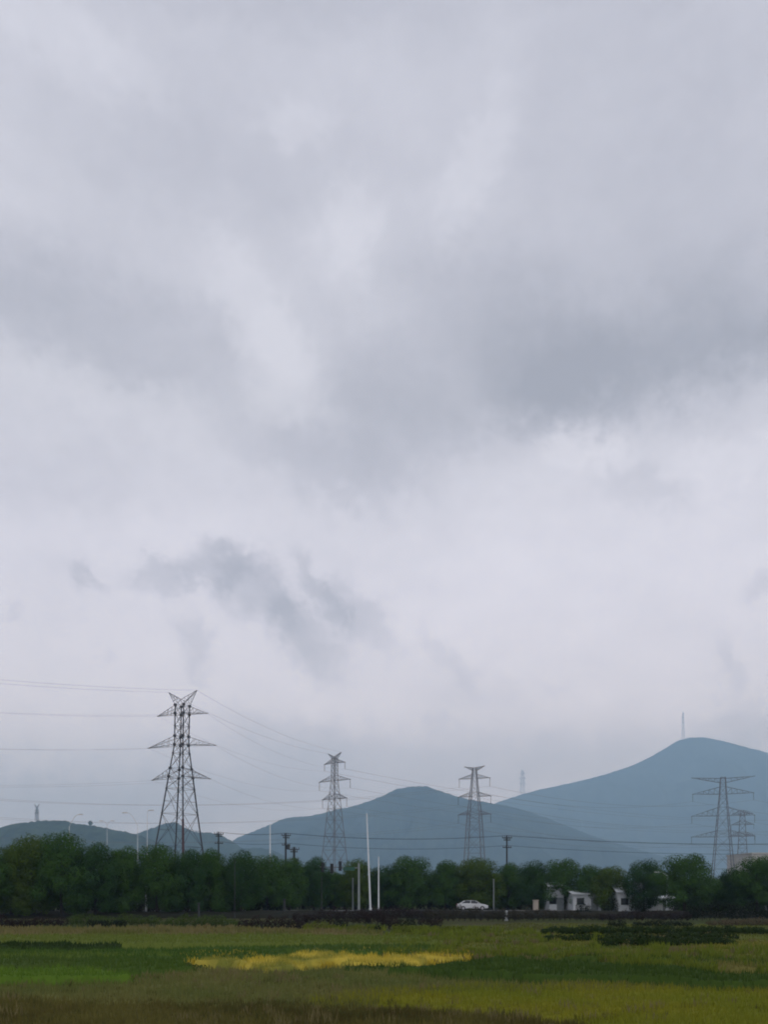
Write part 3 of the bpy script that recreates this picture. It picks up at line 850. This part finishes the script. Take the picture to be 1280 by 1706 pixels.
TREES = [
 (0, -35, 1402, 110, 92, 'dark tree cut off by the left edge'),
 (2, 18, 1408, 84, 95, 'lower tree at the left edge under the far forked pylon'),
 (2, 55, 1390, 96, 96, 'broad tree with yellowish crown, second highest at the far left'),
 (0, 103, 1382, 100, 95, 'highest and broadest tree, near the left edge under the left hill'),
 (1, 158, 1402, 92, 96, 'round dark tree just right of the highest tree'),
 (3, 203, 1408, 76, 98, 'narrow tree under the armed street light'),
 (0, 262, 1403, 88, 99, 'round tree in front of the left foot of the largest pylon'),
 (1, 313, 1413, 78, 100, 'dark tree right below the largest pylon'),
 (3, 352, 1413, 74, 102, 'tree under the first utility pole, right of the largest pylon'),
 (4, 402, 1416, 80, 103, 'flat topped dark tree behind the thin grey post'),
 (0, 446, 1421, 66, 110, 'tree under the thin bare white pole'),
 (5, 482, 1427, 62, 118, 'pale green tree in front of the transformer pole'),
 (1, 523, 1426, 52, 124, 'small round tree left of the traffic signals'),
 (5, 556, 1450, 54, 128, 'lowest tree, behind the three dark signals'),
 (2, 592, 1431, 58, 128, 'tree behind the traffic signal mast'),
 (1, 642, 1440, 62, 130, 'tree behind the pair of bare white poles'),
 (0, 686, 1423, 76, 129, 'round topped tree right of the tallest white pole'),
 (5, 742, 1431, 58, 129, 'smaller round tree in the gap left of the flat topped pylon'),
 (2, 798, 1428, 80, 129, 'olive tree at the foot of the flat topped pylon'),
 (3, 846, 1436, 56, 130, 'tree below the lone utility pole'),
 (4, 888, 1434, 62, 128, 'tree right of the lone utility pole, above the beige cabinet'),
 (0, 938, 1428, 70, 125, 'tree above the small pale hut'),
 (5, 982, 1439, 60, 122, 'light green tree above the low white shed'),
 (6, 1020, 1440, 56, 119, 'tree left of the white gabled house'),
 (1, 1074, 1431, 60, 116, 'dark tree in front of the white gabled house'),
 (0, 1142, 1420, 92, 108, 'big round dome shaped tree, highest on the right'),
 (3, 1196, 1470, 60, 112, 'low tree in the dip right of the big round tree'),
 (4, 1222, 1448, 64, 110, 'tree before the corner of the large beige building'),
 (0, 1262, 1423, 86, 107, 'tall tree before the large beige building at the right edge'),
 (1, 1325, 1418, 95, 105, 'dark tree cut off by the right edge'),
]
for (v_, px, top, w_, d_, lab) in TREES: tree(v_, px, top, w_ * (1.0 if px < 440 else 1.14), d_, lab)
for i, (px, top) in enumerate([(-10, 1420), (80, 1405), (130, 1412), (185, 1420), (232, 1425), (288, 1420), (333, 1424), (378, 1424), (425, 1430), (464, 1436), (505, 1440), (540, 1452), (575, 1450),
                               (618, 1448), (662, 1442), (715, 1446), (768, 1444), (822, 1446), (866, 1446), (912, 1446), (1100, 1446), (1165, 1452), (1240, 1446), (1290, 1436)]):
    tree(i % 7, px, top + (14 if px < 450 else 7), 80 if px < 450 else 104, (112 if px < 450 else 140), 'dark tree of the second row, seen only in gaps between the front crowns', 'second row of trees')
tree(1, 150, 1367, 7, 1898, 'tiny pointed tree on the crest of the left hill', None, zb=Z(1376, 1898))

# hedges and shrubs: leaf masses on woody stems
def shrub(px0, px1, ytop, ybase, label, m, d=None, depth=None, name='shrub', cat='shrub', group=None, leaf=.13, dens=1.0, ragged=.2):
    """a shrub or clipped hedge whose foot is on the ground at row ybase"""
    d = d or CH * F / (ybase - HZ)
    w = (px1 - px0) / F * d; H = max(Z(ytop, d), .25)
    depth = depth or min(max(w * .8, .6), 1.6)
    r = thing(name, label, cat, (X((px0 + px1) / 2, d), d, 0), 0, group)
    n = max(3, int(w / .55)); cl = []; st = MB()
    for i in range(n):
        x = -w / 2 + w * (i + .5) / n + random.uniform(-.1, .1)
        hh = H * random.uniform(1 - ragged, 1.02)
        rw = max(w / n * .8, .3)
        edge = 1 - .3 * (abs(2 * (i + .5) / n - 1)) ** 3
        cl.append(((x, random.uniform(-.15, .15) * depth, hh * .52 * edge), (rw, depth * .5, hh * .5 * edge), 1.0))
        st.bar((x, 0, -.1), (x + random.uniform(-.1, .1), 0, hh * .6), .03, .012, n=5)
    area = w * H * 2 + w * depth
    per = min(max(area / n / (leaf * leaf) * 2.2 * dens, 40), 1500)
    v, f = clump_leaves(cl, per, leaf, up=.3)
    add('foliage', mesh_from_arrays('foliage', v, f), M[m], r)
    st.build('stem', M['bark'], r)
    return r
# belt of shrubs behind and under the trees (left and middle)
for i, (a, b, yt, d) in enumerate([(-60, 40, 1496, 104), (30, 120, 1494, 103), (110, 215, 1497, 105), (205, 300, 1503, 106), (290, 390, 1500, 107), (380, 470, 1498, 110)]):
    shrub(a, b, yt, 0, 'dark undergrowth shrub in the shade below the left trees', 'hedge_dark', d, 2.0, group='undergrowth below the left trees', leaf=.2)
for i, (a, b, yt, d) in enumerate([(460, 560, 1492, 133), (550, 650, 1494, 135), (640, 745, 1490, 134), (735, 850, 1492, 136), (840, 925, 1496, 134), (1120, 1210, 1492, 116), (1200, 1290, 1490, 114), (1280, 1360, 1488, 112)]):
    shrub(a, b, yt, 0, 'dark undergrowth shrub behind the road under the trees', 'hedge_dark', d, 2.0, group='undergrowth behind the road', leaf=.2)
SH = [
 (-40, 20, 1521, 1547, 'dark purple hedge cut off by the left edge', 'hedge_purple'),
 (12, 108, 1522, 1546, 'long dark purple hedge at the left field edge', 'hedge_purple'),
 (148, 178, 1529, 1546, 'dark oval bush, left one of a close pair by the left field edge', 'hedge_dark'),
 (184, 209, 1528, 1547, 'dark round bush, right one of a close pair by the left field edge', 'hedge_dark'),
 (112, 270, 1519, 1542, 'low green hedge behind the pair of dark bushes', 'hedge_green'),
 (270, 400, 1521, 1546, 'low mid green hedge left of the long black hedge', 'hedge_green'),
 (396, 508, 1522, 1550, 'long nearly black hedge at the middle of the field edge', 'hedge_purple'),
 (490, 645, 1508, 1540, 'dark flat hedge below the traffic signal mast', 'hedge_purple'),
 (552, 580, 1530, 1550, 'small black round bush below the traffic signal mast', 'hedge_dark'),
 (526, 552, 1543, 1553, 'small reddish brown bush among bright weeds', 'weed_dry'),
 (618, 634, 1538, 1552, 'tiny dark bush below the bare white poles', 'hedge_dark'),
 (634, 662, 1520, 1548, 'dark upright bush right of the bare white poles', 'hedge_purple'),
 (664, 690, 1522, 1546, 'second dark upright bush right of the bare white poles', 'hedge_dark'),
 (700, 735, 1524, 1545, 'dark squat bush below the round topped tree', 'hedge_purple'),
 (706, 862, 1506, 1534, 'low brownish hedge below the white car', 'hedge_brown'),
 (600, 720, 1507, 1532, 'dark hedge along the road between the bare white poles and the car', 'hedge_purple'),
 (855, 1010, 1513, 1533, 'dark hedge below the low white shed', 'hedge_brown'),
 (1000, 1150, 1514, 1534, 'dark hedge below the white gabled house', 'hedge_purple'),
 (1140, 1300, 1498, 1533, 'tall dark hedge below the big round tree at the right', 'hedge_dark'),
 (1016, 1042, 1530, 1546, 'dark bush before the hedges, under the white gabled house', 'hedge_dark'),
 (1060, 1150, 1532, 1545, 'flat dark bush before the hedges, right of the smaller one', 'hedge_dark'),
 (508, 560, 1534, 1552, 'bright yellow green weed clump beside the nearly black hedge', 'weed_bright'),
 (582, 622, 1538, 1553, 'bright weed clump between the small dark bushes', 'weed_bright'),
 (655, 712, 1536, 1556, 'tall bright weed clump right of the bare white poles', 'weed_bright'),
 (705, 790, 1540, 1556, 'wide yellow green weed clump below the white car', 'weed_bright'),
 (1185, 1300, 1527, 1544, 'pale dry grass clump at the right field edge', 'weed_dry'),
 (1004, 1030, 1492, 1524, 'dark bush hiding the corner of the low white shed', 'hedge_dark'),
 (1052, 1076, 1488, 1526, 'tall dark bush before the wall of the white gabled house', 'hedge_dark'),
 (962, 985, 1497, 1526, 'dark bush before the middle of the low white shed', 'hedge_dark'),
 (275, 342, 1601, 1622, 'dark green bean clump at the left end of the yellow rice', 'hedge_green'),
]
for (a, b, yt, yb, lab, m) in SH:
    hedge = (b - a) > 90
    shrub(a, b, yt, yb, lab, m, name='hedge' if hedge else ('weed_clump' if 'weed' in m else 'bush'), cat='hedge' if hedge else ('weeds' if 'weed' in m else 'bush'), ragged=.34 if hedge else .3, leaf=.12)
# rows of dark vegetables at the right
VR = [(905, 1290, 1539, 1558, 'farthest dark vegetable row at the right of the field'), (912, 1120, 1552, 1571, 'middle dark vegetable row, left half'),
      (1000, 1228, 1555, 1579, 'nearest dark vegetable row, densest, at the right'), (1100, 1225, 1549, 1568, 'middle dark vegetable row, right half')]
for (a, b, yt, yb, lab) in VR:
    shrub(a, b, yt, yb, lab, 'veg_dark', name='vegetable_row', cat='vegetable row', group='dark vegetable rows', leaf=.13, ragged=.3, dens=1.7)

# low earth bank in front of the road
def bank():
    xs = np.linspace(-150, 150, 220); ys = np.linspace(92, 112, 12); v = []
    for y in ys:
        for x in xs:
            t = (y - 92) / 20; h = .55 * math.sin(math.pi * t) ** .8 * (1 + .35 * fbm(x * .15, y * .2, 2.2))
            v.append((x, y, h - .02 - (.3 if t in (0, 1) else 0)))
    nx = len(xs); i = np.arange(nx - 1)[None, :] + nx * np.arange(len(ys) - 1)[:, None]
    f = np.stack([i, i + 1, i + nx + 1, i + nx], -1).reshape(-1, 4)
    tag(add('earth_bank', mesh_from_arrays('earth_bank', v, f, True), M['bank']), kind='structure')
bank()

# ------------------------------------------------------------------ fields
def inside(poly, x, y):
    x = np.asarray(x); y = np.asarray(y); c = np.zeros(x.shape, bool); n = len(poly)
    for i in range(n):
        (x1, y1), (x2, y2) = poly[i], poly[(i + 1) % n]
        if y1 == y2: continue
        cond = ((y1 > y) != (y2 > y)) & (x < (x2 - x1) * (y - y1) / (y2 - y1) + x1)
        c ^= cond
    return c
def field(name, label, pix, hc, m, blades=5, bl=(.08, .25), rel=.0075, wob=.5, bend=.35, wide=1.0, holes=None):
    poly = []
    for i in range(len(pix)):      # subdivide the edges so that they can wander
        a, b = pix[i], pix[(i + 1) % len(pix)]
        for t in np.linspace(0, 1, 6)[:-1]:
            px, py = a[0] + (b[0] - a[0]) * t, a[1] + (b[1] - a[1]) * t
            x, y = G(px, py, hc)
            poly.append((x + wob * mnoise.noise(Vector((x * .7, y * .7, 1))), y + wob * 2 * mnoise.noise(Vector((x * .6, y * .6, 9)))))
    y0, y1 = min(p[1] for p in poly), max(p[1] for p in poly)
    y0 = max(y0, 9)
    a0, a1 = min(p[0] / p[1] for p in poly), max(p[0] / p[1] for p in poly)
    nr = max(3, int(math.log(y1 / y0) / rel)); ys = y0 * np.exp(np.linspace(0, math.log(y1 / y0), nr + 1))
    nc = max(3, int((a1 - a0) / rel)); as_ = np.linspace(a0, a1, nc + 1)
    YY, AA = np.meshgrid(ys, as_, indexing='ij'); XX = AA * YY
    cx = (XX[:-1, :-1] + XX[1:, 1:]) / 2; cy = (YY[:-1, :-1] + YY[1:, 1:]) / 2
    keep = inside(poly, cx, cy)
    if holes is not None:      # thin places where the crop has lodged or never came up
        hn = np.array([mnoise.noise(Vector((x * .55, y * .4, 7.7))) + .5 * mnoise.noise(Vector((x * 1.7, y * 1.1, 3.3))) for x, y in zip(cx.ravel(), cy.ravel())]).reshape(cx.shape)
        keep &= hn > holes
    full = np.zeros((nr + 1, nc + 1), int)
    for di in (0, 1):
        for dj in (0, 1): full[di:di + nr, dj:dj + nc] += keep
    ZZ = np.where(full == 4, 1.0, np.where(full > 0, 0.02, 0.0))
    nz = np.array([mnoise.noise(Vector((x * .9, y * .9, 4))) + .6 * mnoise.noise(Vector((x * 3.1, y * 3.1, 2))) for x, y in zip(XX.ravel(), YY.ravel())]).reshape(XX.shape)
    ZZ = ZZ * hc * (.80 + .17 * nz) - .03 + RNG.uniform(-.025, .025, XX.shape) * (full == 4)
    idx = np.arange(XX.size).reshape(XX.shape)
    f = np.stack([idx[:-1, :-1], idx[:-1, 1:], idx[1:, 1:], idx[1:, :-1]], -1)[keep]
    used = np.unique(f); remap = -np.ones(XX.size, int); remap[used] = np.arange(len(used))
    V = np.stack([XX.ravel(), YY.ravel(), ZZ.ravel()], -1)[used]; f = remap[f]
    ii, jj = np.nonzero(keep); n = len(ii) * blades
    ii = np.repeat(ii, blades); jj = np.repeat(jj, blades)
    u, w = RNG.uniform(0, 1, n), RNG.uniform(0, 1, n)
    by = ys[ii] + (ys[ii + 1] - ys[ii]) * u; ba = as_[jj] + (as_[jj + 1] - as_[jj]) * w; bx = ba * by
    zc = (1 - u) * ((1 - w) * ZZ[ii, jj] + w * ZZ[ii, jj + 1]) + u * ((1 - w) * ZZ[ii + 1, jj] + w * ZZ[ii + 1, jj + 1])
    hb = RNG.uniform(*bl, n); wd = by * .0011 * wide * RNG.uniform(.7, 1.4, n)
    th = RNG.uniform(0, math.pi, n); ln = RNG.normal(size=(n, 2)) * bend * hb[:, None]
    dx, dy = np.cos(th) * wd, np.sin(th) * wd
    B0 = np.stack([bx - dx, by - dy, zc - .12], -1); B1 = np.stack([bx + dx, by + dy, zc - .12], -1); TP = np.stack([bx + ln[:, 0], by + ln[:, 1], zc + hb], -1)
    bv = np.stack([B0, B1, TP], 1).reshape(-1, 3); bf = np.arange(3 * n).reshape(n, 3) + len(V)
    o = add(name, mesh_from_arrays(name, np.concatenate([V, bv]), [f, bf]), m)
    return tag(o, label, None, None, 'stuff')
def crop(n, a, b, c3=None, s3=.25, k=1.8):
    a, b = tuple(v * k for v in a), tuple(v * k for v in b); c3 = tuple(v * k for v in c3) if c3 else None
    return mat(n, a, b, island=True, scale=1.6, transl=.3, rough=.8, spec=.05, c3=c3, scale3=s3)
field('wild_grass', 'brown olive wild grass in the nearest corner of the field',
      [(-500, 1660), (0, 1660), (250, 1668), (400, 1672), (640, 1674), (820, 1686), (950, 1701), (1040, 1722), (1150, 1850), (-700, 1850)], .2,
      crop('brown grass', (.056, .052, .014), (.088, .08, .022), (.044, .036, .011)), blades=6, bl=(.06, .24))
field('meadow', 'olive grass strip across the left foreground',
      [(-500, 1630), (0, 1634), (110, 1630), (220, 1624), (330, 1611), (480, 1613), (640, 1607), (800, 1618), (1000, 1628), (1300, 1640), (1300, 1650), (850, 1650), (640, 1662), (640, 1680), (450, 1674), (250, 1668), (0, 1660), (-500, 1658)], .26,
      crop('olive grass', (.074, .076, .024), (.108, .106, .034), (.068, .08, .022)), blades=5, bl=(.06, .25))
field('rice_field', 'yellow olive rice field in the right foreground',
      [(470, 1660), (560, 1650), (700, 1640), (880, 1632), (1280, 1641), (1700, 1652), (1900, 1850), (1150, 1850), (1040, 1716), (950, 1696), (820, 1681), (640, 1670), (520, 1669)], .3,
      crop('ripening rice', (.098, .100, .010), (.142, .138, .014), (.095, .108, .011)), blades=5, bl=(.06, .2))
field('rice_field', 'dark green rice field across the right middle ground',
      [(625, 1604), (740, 1598), (830, 1589), (900, 1591), (1080, 1600), (1220, 1613), (1300, 1618), (1700, 1626), (1750, 1640), (1280, 1626), (1000, 1619), (800, 1612)], .62,
      crop('dark rice', (.019, .037, .007), (.034, .058, .010)), blades=5, bl=(.06, .2))
field('rice_field', 'golden ripe rice strip in the middle of the field',
      [(318, 1594), (400, 1592), (480, 1588), (492, 1581), (560, 1581), (640, 1584), (740, 1588), (825, 1588), (800, 1592), (720, 1596), (640, 1601), (560, 1603), (480, 1607), (400, 1604), (335, 1600)], .5,
      crop('golden rice', (.24, .195, .030), (.35, .28, .044), (.12, .125, .024), .6), blades=9, bl=(.04, .22), wob=1.3, wide=.7, holes=-.22)
field('rice_field', 'bright green rice plot at the left edge',
      [(-500, 1604), (0, 1606), (120, 1605), (215, 1611), (235, 1616), (100, 1622), (0, 1625), (-500, 1634)], .55,
      crop('bright rice', (.042, .080, .010), (.066, .112, .013)), blades=5, bl=(.06, .2))
field('rice_field', 'mid green rice band behind the bright plot on the left',
      [(100, 1597), (260, 1595), (330, 1600), (330, 1607), (220, 1609), (110, 1605)], .5,
      crop('leafy rice', (.028, .052, .009), (.046, .075, .012)), blades=5, bl=(.06, .25))
field('rice_field', 'wide deep green rice field across the left middle ground',
      [(-600, 1572), (0, 1575), (220, 1576), (640, 1569), (760, 1572), (700, 1583), (490, 1578), (478, 1585), (330, 1593), (300, 1598), (100, 1599), (0, 1605), (-600, 1604)], .45,
      crop('deep rice', (.024, .050, .009), (.040, .070, .012), (.036, .058, .011), .12), blades=5, bl=(.05, .2))
field('bean_field', 'narrow dark green bean strip at the left edge',
      [(-600, 1565), (0, 1566), (215, 1567), (225, 1572), (0, 1573), (-600, 1573)], .62,
      crop('bean leaves', (.010, .02, .005), (.02, .034, .008)), blades=6, bl=(.05, .2), wide=1.6)
field('rice_field', 'light green rice band behind the bean strip',
      [(-600, 1551), (0, 1554), (400, 1552), (700, 1556), (760, 1566), (640, 1569), (220, 1569), (0, 1567), (-600, 1566)], .42,
      crop('light rice', (.058, .078, .014), (.085, .105, .02)), blades=5, bl=(.05, .2))
field('dry_grass', 'tan dry grass strip along the far field edge on the left',
      [(-600, 1541), (0, 1544), (400, 1544), (520, 1548), (640, 1549), (640, 1553), (400, 1552), (0, 1553), (-600, 1552)], .5,
      crop('dry grass', (.085, .075, .03), (.125, .105, .045), (.07, .075, .02), .3), blades=6, bl=(.08, .35), wide=1.3)
field('meadow', 'olive green weedy meadow in the right middle ground',
      [(640, 1550), (780, 1550), (910, 1553), (1000, 1560), (1700, 1568), (1700, 1622), (1280, 1614), (1080, 1597), (900, 1589), (830, 1587), (700, 1582), (660, 1568)], .2,
      crop('weedy meadow', (.068, .074, .014), (.10, .10, .02), (.05, .066, .012), .3), blades=5, bl=(.05, .16))
field('meadow', 'far rough grass below the hedges on the right',
      [(860, 1537), (1280, 1540), (1700, 1540), (1700, 1567), (1000, 1558), (900, 1550), (700, 1547)], .15,
      crop('rough grass', (.04, .045, .014), (.065, .065, .02), (.07, .085, .015), .15), blades=5, bl=(.05, .18))

field('rice_field', 'dark narrow strip crossing the right meadow',
      [(790, 1588), (900, 1585), (1060, 1588), (1300, 1596), (1700, 1604), (1700, 1611), (1280, 1603), (1060, 1595), (920, 1592)], .34,
      crop('strip rice', (.026, .044, .008), (.044, .068, .011)), blades=5, bl=(.05, .2), wob=.8, holes=-.45)
field('dry_grass', 'pale tan strip beyond the dark rice on the right',
      [(920, 1595), (1060, 1597), (1300, 1604), (1700, 1612), (1700, 1620), (1280, 1612), (1080, 1601)], .24,
      crop('tan strip', (.085, .08, .022), (.12, .11, .03)), blades=6, bl=(.05, .25), wob=.8, holes=-.4)
field('rice_field', 'olive yellow plot beyond the vegetable rows at the right edge',
      [(1165, 1568), (1290, 1566), (1700, 1574), (1700, 1590), (1290, 1582), (1150, 1580)], .26,
      crop('olive plot', (.09, .085, .015), (.125, .115, .02)), blades=5, bl=(.05, .2), wob=.8, holes=-.5)
field('rice_field', 'light green strip crossing the deep green field on the left',
      [(-600, 1583), (0, 1584), (200, 1583), (330, 1581), (330, 1585), (150, 1589), (0, 1590), (-600, 1592)], .5,
      crop('light strip', (.046, .075, .012), (.07, .1, .016)), blades=5, bl=(.05, .2), wob=.8, holes=-.4)
field('bean_field', 'thin dark strip ahead of the yellow rice on the right',
      [(560, 1604), (700, 1600), (830, 1594), (900, 1594), (830, 1599), (700, 1605), (600, 1608)], .42,
      crop('dark strip', (.018, .034, .007), (.03, .05, .01)), blades=6, bl=(.05, .2), wob=.6)
def scattered(name, label, spots, m, h, per, w=.0014):
    vs = []
    for (px0, px1, py0, py1, n) in spots:
        for _ in range(n):
            px = random.uniform(px0, px1); py = random.uniform(py0, py1); x, y = G(px, py, .25)
            if mnoise.noise(Vector((x * .35, y * .22, 6.6))) < random.uniform(-.35, .3): continue
            hh = h * random.uniform(.5, 1.2); q = int(per * random.uniform(.6, 1.4)); sp = .16 * hh / .4
            b = np.stack([RNG.normal(x, sp, q), RNG.normal(y, sp, q), np.full(q, .05)], -1)
            t = b + np.stack([RNG.normal(0, .3 * hh, q), RNG.normal(0, .3 * hh, q), RNG.uniform(.5, 1.1, q) * hh + .12], -1)
            th = RNG.uniform(0, 3.14, q); ww = y * w
            d = np.stack([np.cos(th) * ww, np.sin(th) * ww, np.zeros(q)], -1)
            vs.append(np.stack([b - d, b + d, t], 1).reshape(-1, 3))
    v = np.concatenate(vs); f = np.arange(len(v)).reshape(-1, 3)
    tag(add(name, mesh_from_arrays(name, v, f), m), label, None, None, 'stuff')
scattered('weeds', 'dark weed tufts scattered over the front grass',
          [(-200, 700, 1640, 1720, 260), (640, 1400, 1670, 1720, 110), (-200, 1280, 1608, 1640, 120), (300, 660, 1664, 1690, 150)], crop('dark weeds', (.04, .042, .012), (.062, .058, .017)), .18, 18)
scattered('weeds', 'pale straw tufts scattered over the front grass and along the plot edges',
          [(-200, 1300, 1612, 1720, 260), (-100, 500, 1616, 1634, 120), (640, 1300, 1556, 1600, 260), (-100, 640, 1541, 1556, 260)], crop('straw', (.08, .07, .03), (.12, .1, .045)), .26, 18)
scattered('ripe_stalks', 'golden stalks straying round the yellow rice strip',
          [(300, 480, 1588, 1612, 220), (480, 780, 1583, 1606, 260)], crop('stray gold', (.22, .17, .02), (.32, .25, .03)), .24, 18)
scattered('weeds', 'yellow green weeds standing above the right meadow',
          [(640, 1000, 1548, 1592, 420), (1000, 1300, 1575, 1612, 200), (500, 800, 1545, 1556, 150)], crop('fresh weeds', (.06, .08, .01), (.09, .11, .014)), .38, 24)

# ------------------------------------------------------------------ haze
def haze():
    ztop = Z(1182, D_R)
    m = bpy.data.materials.new('haze air'); m.use_nodes = True
    t = m.node_tree; t.nodes.clear()
    out = t.nodes.new('ShaderNodeOutputMaterial'); pv = t.nodes.new('ShaderNodeVolumePrincipled')
    pv.inputs['Color'].default_value = (.47, .735, 1.0, 1)
    pv.inputs['Density'].default_value = 2.1e-4
    pv.inputs['Anisotropy'].default_value = 0.0
    pv.inputs['Absorption Color'].default_value = (0.3, 0.3, 0.3, 1)
    t.links.new(pv.outputs[0], out.inputs['Volume'])
    b = MB().box((0, 3800, ztop / 2 - .55), (20000, 8800, ztop + 1.1))
    o = b.build('haze', m)
    tag(o, kind='stuff')
haze()
